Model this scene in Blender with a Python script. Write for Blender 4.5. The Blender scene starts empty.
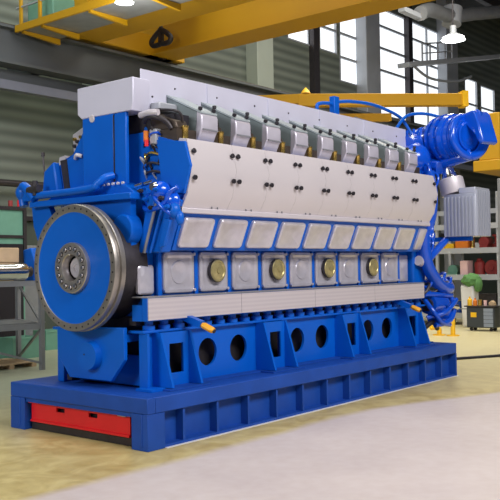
import bpy, bmesh, math, random
from mathutils import Vector, Matrix
R = random.Random(7)
S = bpy.context.scene
COL = S.collection

# ------------------------------------------------------------------ camera
CAM = Vector((-7.327, -7.723, 2.30))
a, p, r = 0.688537844, 0.0185976959, -0.0164895321
F = Vector((math.cos(a)*math.cos(p), math.sin(a)*math.cos(p), math.sin(p)))
Rt = Vector((math.sin(a), -math.cos(a), 0)); Up = Rt.cross(F)
R2 = math.cos(r)*Rt + math.sin(r)*Up; U2 = -math.sin(r)*Rt + math.cos(r)*Up
cd = bpy.data.cameras.new('camera'); cam = bpy.data.objects.new('camera', cd); COL.objects.link(cam)
cd.sensor_width = 36; cd.lens = 60.93; cd.clip_end = 300
cam.matrix_world = Matrix(((R2.x, U2.x, -F.x, CAM.x), (R2.y, U2.y, -F.y, CAM.y), (R2.z, U2.z, -F.z, CAM.z), (0, 0, 0, 1)))
S.camera = cam
# ------------------------------------------------------------------ world, light, exposure
W = bpy.data.worlds.new('world'); S.world = W; W.use_nodes = True
W.node_tree.nodes['Background'].inputs[0].default_value = (0.80, 0.86, 1.0, 1)
W.node_tree.nodes['Background'].inputs[1].default_value = 0.09
def area(name, loc, tgt, sx, sy, e, col):
    l = bpy.data.lights.new(name, 'AREA'); l.shape = 'RECTANGLE'; l.size = sx; l.size_y = sy; l.energy = e; l.color = col
    o = bpy.data.objects.new(name, l); COL.objects.link(o); o.location = loc
    o.rotation_euler = (Vector(tgt)-Vector(loc)).to_track_quat('-Z', 'Y').to_euler(); return o
area('south_fill_light', (0, -14, 13), (4, 0, 2), 14, 4, 3300, (1.0, 0.96, 0.97))  # added key lamp out of view; no window is built behind it
area('west_fill_light', (-17, 3, 10), (0, 1.5, 2.5), 6, 4, 1550, (0.97, 0.97, 1.0))  # added lamp brightening the flywheel end; stands for no known window
area('overhead_fill_light', (3, 1, 15), (3, 1, 0), 16, 5, 700, (1.0, 0.96, 0.86))  # this and the next overhead lamps are added fill, not roof openings
area('overhead_fill_light', (19, 4, 15), (19, 4, 0), 12, 8, 2300, (1.0, 0.95, 0.82))
area('overhead_fill_light', (8, 11, 15.5), (8, 13, 0), 16, 3, 800, (0.95, 1.0, 0.88))
S.view_settings.view_transform = 'Standard'; S.view_settings.look = 'None'
S.view_settings.exposure = 0.0; S.view_settings.gamma = 1.0; S.view_settings.use_curve_mapping = False

# ------------------------------------------------------------------ materials
def mat(name, c, metal=0.0, rough=0.5, var=0.0, scale=4.0, emit=0.0, coat=0.0, bump=0.0, bscale=60, spec=.5):
    m = bpy.data.materials.new(name); m.use_nodes = True; nt = m.node_tree; b = nt.nodes['Principled BSDF']
    b.inputs['Base Color'].default_value = (*c, 1); b.inputs['Metallic'].default_value = metal
    b.inputs['Roughness'].default_value = rough; b.inputs['Coat Weight'].default_value = coat; b.inputs['Specular IOR Level'].default_value = spec
    tc = nt.nodes.new('ShaderNodeTexCoord')
    n = nt.nodes.new('ShaderNodeTexNoise'); n.inputs['Scale'].default_value = scale; n.inputs['Detail'].default_value = 5
    nt.links.new(tc.outputs['Object'], n.inputs['Vector'])
    if var > 0:
        mx = nt.nodes.new('ShaderNodeMix'); mx.data_type = 'RGBA'
        mx.inputs[6].default_value = (*[v*(1-var) for v in c], 1); mx.inputs[7].default_value = (*[min(1, v*(1+var)) for v in c], 1)
        nt.links.new(n.outputs['Fac'], mx.inputs[0]); nt.links.new(mx.outputs[2], b.inputs['Base Color'])
    if bump > 0:
        n2 = nt.nodes.new('ShaderNodeTexNoise'); n2.inputs['Scale'].default_value = bscale
        nt.links.new(tc.outputs['Object'], n2.inputs['Vector'])
        bp = nt.nodes.new('ShaderNodeBump'); bp.inputs['Strength'].default_value = bump; bp.inputs['Distance'].default_value = .02
        nt.links.new(n2.outputs['Fac'], bp.inputs['Height']); nt.links.new(bp.outputs[0], b.inputs['Normal'])
    if emit:
        b.inputs['Emission Color'].default_value = (*c, 1); b.inputs['Emission Strength'].default_value = emit
    return m
blue = mat('blue_paint', (0.001, 0.112, 0.57), 0, .36, .12, 2, spec=.3)
blue2 = mat('base_blue_paint', (0.010, 0.068, 0.36), 0, .5, .25, 3, spec=.3)
bluegloss = mat('glossy_blue_paint', (0.002, 0.085, 0.62), 0, .2, .1, 3, coat=.5)
silver = mat('brushed_silver', (0.66, 0.62, 0.65), .25, .42, .05, 3)
ribbed_silver = mat('grey_sheet', (0.50, 0.53, 0.60), .35, .4, .06, 2)
boxsheet = mat('insulation_sheet', (0.64, 0.64, 0.76), .15, .42, .05, 2, bump=.15, bscale=3)
alu = mat('cast_aluminium', (0.62, 0.60, 0.66), .45, .30, .22, 6, bump=.45, bscale=9)
steel = mat('machined_steel', (0.50, 0.47, 0.45), .85, .30, .2, 8)
rimsteel = mat('oiled_steel', (0.36, 0.335, 0.30), .8, .36, .25, 10)
chrome = mat('chrome', (0.8, 0.8, 0.83), 1, .12)
gold = mat('brass_disc', (0.50, 0.43, 0.20), .6, .35, .4, 14)
brass = mat('brass', (0.65, 0.45, 0.12), .9, .25)
dark = mat('dark_rubber', (0.012, 0.010, 0.016), 0, .5)
darkmetal = mat('dark_metal', (0.045, 0.04, 0.045), .4, .45, .4, 12)
brown = mat('dark_bronze', (0.085, 0.065, 0.05), .5, .4, .4, 8)
red = mat('red_paint', (0.72, 0.008, 0.018), 0, .38, .15, 3)
yellow = mat('crane_yellow', (0.50, 0.27, 0.003), 0, .5, .12, .6)
yellow2 = mat('signal_yellow', (0.85, 0.5, 0.01), 0, .45, .1)
lugyellow = mat('lug_yellow', (0.85, 0.40, 0.02), 0, .45, .1)
orange = mat('orange_paint', (0.75, 0.2, 0.01), 0, .5, .2)
traygrey = mat('tray_grey', (0.17, 0.185, 0.24), .1, .6, .1)
grey = mat('grey_steel', (0.26, 0.27, 0.29), .3, .5, .2, 3)
lgrey = mat('pale_grey_steel', (0.40, 0.42, 0.46), .2, .5, .1, 2)
girder_grey = mat('runway_grey', (0.085, 0.095, 0.105), .1, .6, .15, .7)
green = mat('machine_green', (0.16, 0.36, 0.27), 0, .45, .15)
white = mat('white_paint', (0.75, 0.75, 0.76), 0, .5, .05)
wood = mat('pale_wood', (0.55, 0.40, 0.25), 0, .7, .2, 6)
bag_green = mat('green_cloth', (0.10, 0.25, 0.08), 0, .9, .4, 10)
pink = mat('pink_card', (0.75, 0.50, 0.50), 0, .7, .1)
darkred = mat('dark_red_paint', (0.30, 0.03, 0.03), 0, .5, .3, 6)
lamp_white = mat('lamp_glow', (1, 0.98, 0.92), 0, .5, emit=8)
pane_mat = mat('daylit_glass', (0.93, 0.97, 1.0), 0, .2, emit=1.15)
column_mat = mat('column_concrete', (0.36, 0.40, 0.35), 0, .6, .12, 1)
ceil_mat = mat('ceiling_panels', (0.10, 0.105, 0.085), 0, .8, .2, .4)

def siding():
    m = bpy.data.materials.new('wall_siding'); m.use_nodes = True; nt = m.node_tree; b = nt.nodes['Principled BSDF']
    b.inputs['Roughness'].default_value = .5
    tc = nt.nodes.new('ShaderNodeTexCoord'); sx = nt.nodes.new('ShaderNodeSeparateXYZ'); nt.links.new(tc.outputs['Object'], sx.inputs[0])
    w = nt.nodes.new('ShaderNodeTexWave'); w.wave_type = 'BANDS'; w.bands_direction = 'Z'; w.inputs['Scale'].default_value = .74
    w.inputs['Distortion'].default_value = 0
    nt.links.new(tc.outputs['Object'], w.inputs['Vector'])
    n = nt.nodes.new('ShaderNodeTexNoise'); n.inputs['Scale'].default_value = .3; nt.links.new(tc.outputs['Object'], n.inputs['Vector'])
    mx = nt.nodes.new('ShaderNodeMix'); mx.data_type = 'RGBA'
    mx.inputs[6].default_value = (0.12, 0.14, 0.12, 1); mx.inputs[7].default_value = (0.21, 0.24, 0.205, 1)
    nt.links.new(w.outputs['Fac'], mx.inputs[0])
    m2 = nt.nodes.new('ShaderNodeMix'); m2.data_type = 'RGBA'; m2.blend_type = 'MULTIPLY'; m2.inputs[0].default_value = .35
    nt.links.new(mx.outputs[2], m2.inputs[6]); nt.links.new(n.outputs['Fac'], m2.inputs[7])
    nt.links.new(m2.outputs[2], b.inputs['Base Color'])
    bp = nt.nodes.new('ShaderNodeBump'); bp.inputs['Distance'].default_value = .04; bp.inputs['Strength'].default_value = .3
    nt.links.new(w.outputs['Fac'], bp.inputs['Height']); nt.links.new(bp.outputs[0], b.inputs['Normal'])
    return m
siding_mat = siding()
def floor_material():
    m = bpy.data.materials.new('floor_concrete'); m.use_nodes = True; nt = m.node_tree; b = nt.nodes['Principled BSDF']
    N = nt.nodes.new; L = nt.links.new
    tc = N('ShaderNodeNewGeometry'); sx = N('ShaderNodeSeparateXYZ'); L(tc.outputs['Position'], sx.inputs[0])
    n = N('ShaderNodeTexNoise'); n.inputs['Scale'].default_value = .7; n.inputs['Detail'].default_value = 6; L(tc.outputs['Position'], n.inputs['Vector'])
    nf = N('ShaderNodeTexNoise'); nf.inputs['Scale'].default_value = 6; nf.inputs['Detail'].default_value = 8; L(tc.outputs['Position'], nf.inputs['Vector'])
    # a pinkish zone runs along y < -0.5, its uneven edge drifting outwards beyond x = 4
    def math_(op, a_, b_):
        q = N('ShaderNodeMath'); q.operation = op
        for i, v in enumerate((a_, b_)):
            if isinstance(v, (int, float)): q.inputs[i].default_value = v
            else: L(v, q.inputs[i])
        return q.outputs[0]
    drift = math_('MAXIMUM', math_('MULTIPLY', math_('SUBTRACT', sx.outputs[0], 4.2), .36), 0)
    edge = math_('ADD', math_('ADD', sx.outputs[1], drift), math_('MULTIPLY', math_('SUBTRACT', n.outputs['Fac'], .5), .25))
    mr = N('ShaderNodeMapRange'); mr.inputs[1].default_value = -.70; mr.inputs[2].default_value = -.48
    mr.clamp = True; L(edge, mr.inputs[0])
    def mix(f, c1, c2, blend='MIX'):
        q = N('ShaderNodeMix'); q.data_type = 'RGBA'; q.blend_type = blend
        if isinstance(f, float): q.inputs[0].default_value = f
        else: L(f, q.inputs[0])
        for i, v in ((6, c1), (7, c2)):
            if isinstance(v, tuple): q.inputs[i].default_value = (*v, 1)
            else: L(v, q.inputs[i])
        return q.outputs[2]
    pinkc = mix(n.outputs['Fac'], (0.55, 0.47, 0.44), (0.67, 0.60, 0.57))
    ns = N('ShaderNodeTexNoise'); ns.inputs['Scale'].default_value = 1.6; ns.inputs['Detail'].default_value = 7; ns.inputs['Distortion'].default_value = 1.5
    L(tc.outputs['Position'], ns.inputs['Vector'])
    cr = N('ShaderNodeMapRange'); cr.inputs[1].default_value = .35; cr.inputs[2].default_value = .65; L(ns.outputs['Fac'], cr.inputs[0])
    yel = mix(cr.outputs[0], (0.43, 0.33, 0.12), (0.60, 0.50, 0.22))
    # greenish reflection of lights mixed into the far floor colour; paler towards +x
    mg = N('ShaderNodeMapRange'); mg.inputs[1].default_value = 1.5; mg.inputs[2].default_value = 6; mg.clamp = True; L(sx.outputs[1], mg.inputs[0])
    yel = mix(mg.outputs[0], yel, (0.36, 0.39, 0.29))
    mg2 = N('ShaderNodeMapRange'); mg2.inputs[1].default_value = 6; mg2.inputs[2].default_value = 13; mg2.clamp = True; L(sx.outputs[0], mg2.inputs[0])
    yel = mix(mg2.outputs[0], yel, (0.70, 0.62, 0.36))
    c = mix(mr.outputs[0], pinkc, yel)
    c = mix(.15, c, nf.outputs['Fac'], 'OVERLAY')
    L(c, b.inputs['Base Color'])
    rr = N('ShaderNodeMapRange'); rr.inputs[3].default_value = .28; rr.inputs[4].default_value = .55; L(n.outputs['Fac'], rr.inputs[0]); L(rr.outputs[0], b.inputs['Roughness'])
    return m
floor_mat = floor_material()
def striped(name, c1, c2, scale, axis='Z'):
    m = bpy.data.materials.new(name); m.use_nodes = True; nt = m.node_tree; b = nt.nodes['Principled BSDF']
    b.inputs['Metallic'].default_value = .3; b.inputs['Roughness'].default_value = .42
    tc = nt.nodes.new('ShaderNodeTexCoord'); w = nt.nodes.new('ShaderNodeTexWave'); w.bands_direction = axis; w.inputs['Scale'].default_value = scale
    nt.links.new(tc.outputs['Object'], w.inputs['Vector'])
    mx = nt.nodes.new('ShaderNodeMix'); mx.data_type = 'RGBA'; mx.inputs[6].default_value = (*c1, 1); mx.inputs[7].default_value = (*c2, 1)
    nt.links.new(w.outputs['Fac'], mx.inputs[0]); nt.links.new(mx.outputs[2], b.inputs['Base Color'])
    return m
strip_mat = striped('ribbed_duct_sheet', (0.62, 0.57, 0.60), (0.69, 0.64, 0.66), 5.2)
panel_mat = mat('cover_sheet', (0.66, 0.62, 0.635), .2, .45, .04, 1.2)
lidlight = mat('lid_light', (0.40, 0.46, 0.48), .2, .4, .1, 4)
lidgrey = mat('lid_grey_green', (0.20, 0.245, 0.25), .2, .4, .12, 4)
endcap = mat('cap_silver', (0.60, 0.58, 0.66), .35, .35, .14, 5)

# ------------------------------------------------------------------ mesh helpers
class MB:
    def __init__(s): s.b = bmesh.new()
    def box(s, x0, x1, y0, y1, z0, z1):
        vs = [s.b.verts.new((x, y, z)) for x in (x0, x1) for y in (y0, y1) for z in (z0, z1)]
        for f in ((0, 1, 3, 2), (4, 6, 7, 5), (0, 4, 5, 1), (2, 3, 7, 6), (0, 2, 6, 4), (1, 5, 7, 3)): s.b.faces.new([vs[i] for i in f])
        return s
    def prism(s, pts, ax, t0, t1):
        def P(q, t): return {'x': (t, q[0], q[1]), 'y': (q[0], t, q[1]), 'z': (q[0], q[1], t)}[ax]
        A = [s.b.verts.new(P(q, t0)) for q in pts]; B = [s.b.verts.new(P(q, t1)) for q in pts]
        n = len(pts)
        for i in range(n): s.b.faces.new((A[i], A[(i+1) % n], B[(i+1) % n], B[i]))
        s.b.faces.new(A); s.b.faces.new(B[::-1]); return s
    def holed(s, outer, holes, ax, t0, t1):
        def P(q, t): return {'x': (t, q[0], q[1]), 'y': (q[0], t, q[1]), 'z': (q[0], q[1], t)}[ax]
        edges = []
        for lp in [outer]+holes:
            vs = [s.b.verts.new(P(q, t0)) for q in lp]
            edges += [s.b.edges.new((vs[i], vs[(i+1) % len(vs)])) for i in range(len(vs))]
        g = bmesh.ops.triangle_fill(s.b, edges=edges, use_beauty=True)
        fs = [e for e in g['geom'] if isinstance(e, bmesh.types.BMFace)]
        ex = bmesh.ops.extrude_face_region(s.b, geom=fs)
        d = Vector(P((0, 0), t1-t0))
        bmesh.ops.translate(s.b, vec=d, verts=[v for v in ex['geom'] if isinstance(v, bmesh.types.BMVert)])
        return s
    def lathe(s, o, ax, prof, n=32, close=True):
        o = Vector(o); ax = Vector(ax).normalized(); u = ax.orthogonal().normalized(); v = ax.cross(u)
        rings = []
        for t, rr in prof:
            if rr < 1e-5: rings.append([s.b.verts.new(o+ax*t)])
            else: rings.append([s.b.verts.new(o+ax*t+(u*math.cos(2*math.pi*i/n)+v*math.sin(2*math.pi*i/n))*rr) for i in range(n)])
        for A, B in zip(rings, rings[1:]):
            for i in range(n):
                j = (i+1) % n; q = []
                for w in (A[i % len(A)], A[j % len(A)], B[j % len(B)], B[i % len(B)]):
                    if w not in q: q.append(w)
                if len(q) > 2: s.b.faces.new(q)
        if close:
            if len(rings[0]) > 1: s.b.faces.new(rings[0])
            if len(rings[-1]) > 1: s.b.faces.new(rings[-1][::-1])
        return s
    def cyl(s, p0, p1, r0, r1=None, n=20):
        d = Vector(p1)-Vector(p0); return s.lathe(p0, d, [(0, r0), (d.length, r0 if r1 is None else r1)], n)
    def tube(s, pts, rad, n=12, sub=5):
        P = [Vector(q) for q in pts]
        if sub > 1 and len(P) > 2:
            Q = []
            for i in range(len(P)-1):
                p0 = P[max(i-1, 0)]; p1 = P[i]; p2 = P[i+1]; p3 = P[min(i+2, len(P)-1)]
                for k in range(sub):
                    t = k/sub
                    Q.append(.5*((2*p1)+(p2-p0)*t+(2*p0-5*p1+4*p2-p3)*t*t+(3*p1-p0-3*p2+p3)*t*t*t))
            Q.append(P[-1]); P = Q
        N = len(P); rad = rad if callable(rad) else (lambda t, rr=rad: rr)
        T = (P[1]-P[0]).normalized(); u = T.orthogonal().normalized(); rings = []
        for i, q in enumerate(P):
            T = (P[min(i+1, N-1)]-P[max(i-1, 0)]).normalized(); u = (u-T*u.dot(T)).normalized(); v = T.cross(u)
            rr = rad(i/(N-1))
            rings.append([s.b.verts.new(q+(u*math.cos(2*math.pi*k/n)+v*math.sin(2*math.pi*k/n))*rr) for k in range(n)])
        for A, B in zip(rings, rings[1:]):
            for k in range(n): s.b.faces.new((A[k], A[(k+1) % n], B[(k+1) % n], B[k]))
        s.b.faces.new(rings[0][::-1]); s.b.faces.new(rings[-1]); return s
    def bar(s, p0, p1, w, h=None):
        h = h or w; a_ = Vector(p0); b_ = Vector(p1); d = (b_-a_).normalized()
        up = Vector((0, 0, 1)) if abs(d.z) < .95 else Vector((0, 1, 0))
        sd = d.cross(up).normalized()*w/2; up = sd.cross(d).normalized()*h/2
        V = [s.b.verts.new(c+i*sd+j*up) for c in (a_, b_) for i, j in ((-1, -1), (1, -1), (1, 1), (-1, 1))]
        for f in ((0, 1, 2, 3), (7, 6, 5, 4), (0, 4, 5, 1), (1, 5, 6, 2), (2, 6, 7, 3), (3, 7, 4, 0)): s.b.faces.new([V[i] for i in f])
        return s
    def rplate(s, o, u, v, w, h, rad, layers, seg=5):
        """stack of rounded-rectangle outlines; layers = (inset, height along the normal)"""
        o = Vector(o); u = Vector(u).normalized(); v = Vector(v).normalized(); n = u.cross(v)
        rings = []
        for ins, ht in layers:
            hw = w/2-ins; hh = h/2-ins; rr = max(.004, rad-ins*.7); ring = []
            for cx, cy, a0 in ((hw-rr, hh-rr, 0), (-(hw-rr), hh-rr, 90), (-(hw-rr), -(hh-rr), 180), (hw-rr, -(hh-rr), 270)):
                for k in range(seg+1):
                    an = math.radians(a0+90*k/seg)
                    ring.append(s.b.verts.new(o+u*(cx+rr*math.cos(an))+v*(cy+rr*math.sin(an))+n*ht))
            rings.append(ring)
        m_ = len(rings[0])
        for A, B in zip(rings, rings[1:]):
            for i in range(m_): s.b.faces.new((A[i], A[(i+1) % m_], B[(i+1) % m_], B[i]))
        s.b.faces.new(rings[0][::-1]); s.b.faces.new(rings[-1]); return s
    def blob(s, c, rx, ry, rz, seg=12, jit=0.0):
        g = bmesh.ops.create_uvsphere(s.b, u_segments=seg, v_segments=max(6, seg//2+2), radius=1)
        for w in g['verts']:
            k = 1+R.uniform(-jit, jit); w.co = Vector((c[0]+w.co.x*rx*k, c[1]+w.co.y*ry*k, c[2]+w.co.z*rz*k))
        return s
    def build(s, name, m, parent=None, bevel=0.0, smooth=True, **props):
        bmesh.ops.recalc_face_normals(s.b, faces=s.b.faces)
        off = Vector((0, 0, 0)); q = parent
        while q is not None: off += q.location; q = q.parent
        if parent is None:      # a thing of one mesh: put its origin at its base
            xs = [w.co.x for w in s.b.verts]; ys = [w.co.y for w in s.b.verts]; zs = [w.co.z for w in s.b.verts]
            off = Vector(((min(xs)+max(xs))/2, (min(ys)+max(ys))/2, min(zs)))
        for w in s.b.verts: w.co -= off
        me = bpy.data.meshes.new(name); s.b.to_mesh(me); s.b.free(); me.materials.append(m)
        if smooth:
            me.polygons.foreach_set('use_smooth', [True]*len(me.polygons)); me.set_sharp_from_angle(angle=math.radians(35))
        o = bpy.data.objects.new(name, me); COL.objects.link(o)
        if parent is None: o.location = off
        else: o.parent = parent
        if bevel:
            md = o.modifiers.new('bevel', 'BEVEL'); md.width = bevel; md.segments = 2; md.limit_method = 'ANGLE'
        for k, val in props.items(): o[k] = val
        return o
def shift(o, dx, dy=0, dz=0, parent=None):
    c = o.copy(); COL.objects.link(c); c.parent = parent if parent else o.parent
    if parent is None or parent is o.parent: c.location = o.location+Vector((dx, dy, dz))
    for ch in list(o.children):
        d = ch.copy(); COL.objects.link(d); d.parent = c
    return c
def thing(name, label, cat, loc, group=None):
    o = bpy.data.objects.new(name, None); COL.objects.link(o); o.location = loc; o.empty_display_size = .2
    o['label'] = label; o['category'] = cat
    if group: o['group'] = group
    return o
def tag(o, label, cat, group=None):
    o['label'] = label; o['category'] = cat
    if group: o['group'] = group
    return o
def clone(root, delta, label):
    c = root.copy(); COL.objects.link(c); c.location = root.location+Vector(delta); c['label'] = label
    for ch in list(root.children):
        d = ch.copy(); COL.objects.link(d); d.parent = c
        for g in ch.children:
            e = g.copy(); COL.objects.link(e); e.parent = d
    return c
def struct(name, mb, m, parent=None, bevel=0.0):
    o = mb.build(name, m, parent, bevel); o['kind'] = 'structure'; return o
def circ(cx, cy, rx, ry=None, n=28):
    ry = ry or rx; return [(cx+rx*math.cos(2*math.pi*i/n), cy+ry*math.sin(2*math.pi*i/n)) for i in range(n)]
YC = 1.46
def my(y): return 2*YC-y

# ================================================================== STRUCTURE
struct('floor', MB().box(-16, 62, -16, 16.3, -.2, 0), floor_mat)
struct('ceiling', MB().box(-16, 62, -16, 16.3, 19.0, 19.3), ceil_mat)
YB = 16.0
# window openings in the back wall: (x0, x1, z0, z1), panes between sash bars
wins = [(24.5, 26.35, 12.95, 15.3), (27.15, 28.72, 12.95, 16.6), (28.95, 31.05, 11.65, 16.6), (32.6, 36.05, 10.4, 16.4),
        (36.6, 40.4, 10.4, 16.4), (43.5, 45.4, 11.0, 14.25), (45.9, 48.2, 11.0, 14.1)]
wall = MB().holed([(-4, 0), (60, 0), (60, 19), (-4, 19)], [[(x0, z0), (x1, z0), (x1, z1), (x0, z1)] for x0, x1, z0, z1 in wins], 'y', YB, YB+.3)
struct('wall_back', wall, siding_mat)
for i, (x0, x1, z0, z1) in enumerate(wins):
    f = MB(); t = .07
    f.box(x0, x1, YB-.04, YB+.22, z0, z0+t).box(x0, x1, YB-.04, YB+.22, z1-t, z1).box(x0, x0+t, YB-.04, YB+.22, z0+t, z1-t).box(x1-t, x1, YB-.04, YB+.22, z0+t, z1-t)
    wnd = struct('window_%d' % (i+1), f, lgrey)
    struct('pane', MB().box(x0+t, x1-t, YB+.10, YB+.13, z0+t, z1-t), pane_mat, wnd)
    z = z1-1.24 if i < 3 else z0+1.23
    zz = [14.16, 12.93, 15.38] if i < 5 else [12.6]
    mm = MB(); k = 0
    for z in zz:
        if z0+.3 < z < z1-.2: mm.box(x0+t, x1-t, YB-.02, YB+.09, z-.06, z+.06); k += 1
    if i in (3, 4): mm.box((x0+x1)/2-.05, (x0+x1)/2+.05, YB-.02, YB+.09, z0+t, z1-t) if i == 4 else None
    if k or i == 4: struct('glazing_bar', mm, lgrey, wnd)
# columns of the back wall and dark posts
n = 0
for x0, x1, m_ in ((12.2, 13.6, column_mat), (21.45, 22.6, column_mat), (30.55, 31.95, lgrey), (39.8, 41.3, lgrey), (50.5, 52.0, column_mat)):
    n += 1; struct('trim_%d' % n, MB().box(x0, x1, YB-.65, YB+0.02, 0, 19), m_, bevel=.03)
for x0, x1 in ((26.28, 26.75), (30.9, 31.2), (35.75, 36.2)):
    n += 1; struct('trim_%d' % n, MB().box(x0, x1, YB-.3, YB+0.02, 0, 19), darkmetal)
# long grey ledges on the wall, lighter skirting of the lower hall
n += 1; struct('trim_%d' % n, MB().box(-4, 44, 15.6, YB, 3.9, 4.05), darkmetal)
n += 1; struct('trim_%d' % n, MB().box(-4, 60, 15.8, YB, 0, 3.88), mat('lower_wall_green', (0.06, 0.08, 0.066), 0, .6, .3, .5))
# roof girders
for x in (14, 23, 32, 41, 50):
    n += 1; struct('trim_%d' % n, MB().box(x, x+.5, -16, YB, 17.6, 19), girder_grey)
for y in (2, 7, 11.5):
    n += 1; struct('trim_%d' % n, MB().box(-16, 60, y, y+.35, 16.6, 17.6), darkmetal)

# ------------------------------------------------------------------ crane runway girder
rg = thing('runway_girder', 'long dark grey crane runway girder in front of the back wall, above the engine', 'girder', (20, 14, 7.6))
MB().box(-3, 60, 13.5, 13.56, 8.42, 9.38).build('girder_web', girder_grey, rg)
MB().box(-3, 60, 13.25, 13.85, 9.38, 9.46).build('top_flange', girder_grey, rg)
MB().box(-3, 60, 13.25, 13.85, 8.33, 8.42).build('bottom_flange', girder_grey, rg)
MB().box(-3, 60, 13.45, 13.55, 9.462, 9.55).build('crane_rail', brown, rg)
MB().box(-3, 60, 13.92, 14.05, 7.95, 8.3).build('lower_chord', girder_grey, rg)
MB().box(-3, 60, 13.6, 13.9, 7.65, 7.92).build('cable_tray', traygrey, rg)
for k in range(7):
    MB().box(-1+9.6*k, -.7+9.6*k, 14.06, 15.33, 8.0, 9.3).build('bracket', girder_grey, rg)

# ------------------------------------------------------------------ yellow bridge crane
cr = thing('bridge_crane', 'yellow overhead bridge crane with twin box girders and a railed walkway', 'crane', (12, 6, 9.56))
MB().box(8.9, 10.5, -4, 13.2, 9.6, 10.9).build('box_girder', yellow, cr, .02, label='near box girder beside the walkway')
MB().box(8.8, 10.6, -4, 13.2, 9.55, 9.6).build('girder_flange', yellow, cr)
MB().box(13.05, 13.95, -4, 14.6, 9.66, 11.5).build('box_girder', yellow, cr, .02, label='far box girder')
MB().box(12.9, 14.1, -4, 14.6, 9.6, 9.66).build('girder_flange', yellow, cr)
MB().box(8.4, 14.6, 13.2, 13.8, 9.6, 10.3).build('end_truck', yellow, cr, .03)
for x in (9.2, 13.6):
    MB().cyl((x, 13.25, 9.72), (x, 13.7, 9.72), .17).build('wheel', darkmetal, cr)
MB().box(7.5, 8.85, -2, 13.2, 9.30, 9.36).build('walkway_deck', grey, cr)
MB().box(7.42, 7.5, -2, 13.2, 9.25, 9.45).build('walkway_kick_board', yellow, cr)
for y in (13.0, 12.1, 10.0, 7.9, 5.8):
    MB().box(7.46, 7.54, y-.04, y+.04, 9.45, 10.5).build('railing_post', yellow, cr)
    MB().prism([(7.55, 9.29), (8.88, 9.29), (8.88, 9.12), (7.55, 9.22)], 'y', y-.05, y+.05).build('walkway_bracket', yellow, cr)
MB().box(7.47, 7.53, -2, 13.2, 10.45, 10.5).build('handrail', yellow, cr)
MB().box(7.47, 7.53, -2, 13.2, 9.95, 9.99).build('handrail', lgrey, cr)
MB().box(7.8, 8.6, 11.9, 13.1, 9.36, 10.2).build('drive_cabinet', green, cr, .03)
MB().box(8.95, 13.9, 10.9, 12.6, 11.55, 12.6).build('trolley', yellow, cr, .04)
# hook under the trolley
hk = thing('crane_hook', 'black double crane hook hanging between the yellow girders', 'hook', (12, 11.77, 9.5))
h = MB(); h.cyl((12, 11.77, 10.0), (12, 11.77, 10.14), .09, .05)
h.box(11.93, 12.07, 11.70, 11.84, 9.55, 10.05)
h.build('shank', dark, hk)
for s_ in (1, -1):
    MB().tube([(12, 11.77, 10.0), (12, 11.77+s_*.22, 9.88), (12, 11.77+s_*.44, 9.68), (12, 11.77+s_*.36, 9.54), (12, 11.77+s_*.1, 9.53), (12, 11.77, 9.56)], .085).build('hook_arm', dark, hk)
MB().cyl((12, 11.77, 10.14), (12, 11.77, 11.545), .02).build('hoist_rope', dark, hk)

# second yellow beam, lower, behind the engine
jb = thing('jib_beam', 'yellow slewing crane beam reaching over the engine towards the turbocharger', 'crane', (16, 5, 6.5))
p0 = (19.0, 4.65, 7.72); p1 = (14.8, 8.4, 7.62)
MB().bar(p0, p1, .32, .40).build('beam', yellow, jb, .015)
MB().bar((19.1, 4.56, 7.74), (18.95, 4.69, 7.74), .42, .52).build('end_plate', yellow2, jb)
MB().bar((14.8, 8.4, 7.66), (12.5, 10.4, 7.5), .34, .30).build('tail_beam', yellow, jb)
MB().bar((17.6, 6.6, 7.2), (13.6, 9.4, 7.0), .25, .25).build('lower_beam', yellow, jb)
MB().cyl((13.6, 9.4, 0), (13.6, 9.4, 7.6), .2).build('mast', yellow, jb)
MB().lathe((15.0, 8.2, 7.86), (0, 0, 1), [(0, .16), (.1, .1), (.2, .0)]).build('beacon', yellow2, jb)

# hanging high-bay lamps
def lamp(x, y, z, label, rr=.45):
    t = thing('high_bay_lamp', label, 'lamp', (x, y, z), 'high bay lamps of the hall')
    MB().lathe((x, y, z), (0, 0, 1), [(.0, rr), (.06, rr*.97), (.22, rr*.6), (.3, rr*.28), (.6, rr*.26), (.65, 0)], 24, False).build('lamp_shade', lgrey, t)
    MB().lathe((x, y, z+.02), (0, 0, 1), [(0, 0), (.0, rr*.93), (.1, rr*.9), (.1, 0)], 24, False).build('glowing_bulb_cover', lamp_white, t)
    MB().cyl((x, y, z+.6), (x, y, 19), .03).build('hanger_rod', darkmetal, t)
    l = bpy.data.lights.new('lamp_light', 'POINT'); l.energy = 260; l.shadow_soft_size = .3; l.color = (1, .97, .9)
    o = bpy.data.objects.new('lamp_light', l); COL.objects.link(o); o.location = (x, y, z-.5)
    return t
lamp(25.4, 8.0, 11.6, 'lit round high bay lamp hanging over the far right of the hall', .5)
lamp(7.0, 8.0, 8.93, 'lit round high bay lamp at the top edge, in front of the crane walkway', .24)

# catwalk, air duct and pipes upper right
cw = thing('maintenance_catwalk', 'pale grey railed catwalk in front of the upper windows on the right', 'walkway', (36, 13, 12.1))
MB().bar((30.2, 13, 12.2), (44, 13, 15.2), .7, .22).build('deck_beam', lgrey, cw)
for k in range(5):
    x = 31.6+k*.85; MB().bar((x, 12.7, 12.5+.217*(x-31.6)), (x, 12.7, 13.5+.217*(x-31.6)), .07).build('railing_post', lgrey, cw)
MB().bar((31.6, 12.7, 13.5), (35, 12.7, 14.24), .07).build('handrail', lgrey, cw)
MB().bar((31.6, 12.7, 13.0), (35, 12.7, 13.74), .06).build('handrail', lgrey, cw)
MB().tube([(31, 12.9, 12.3), (33, 13.0, 12.0), (36, 13.0, 12.3), (38, 13, 12.9)], .07).build('support_pipe', lgrey, cw)
ad = thing('air_duct', 'grey air duct crossing under the roof at the upper right', 'duct', (31, 10, 13.5))
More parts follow.
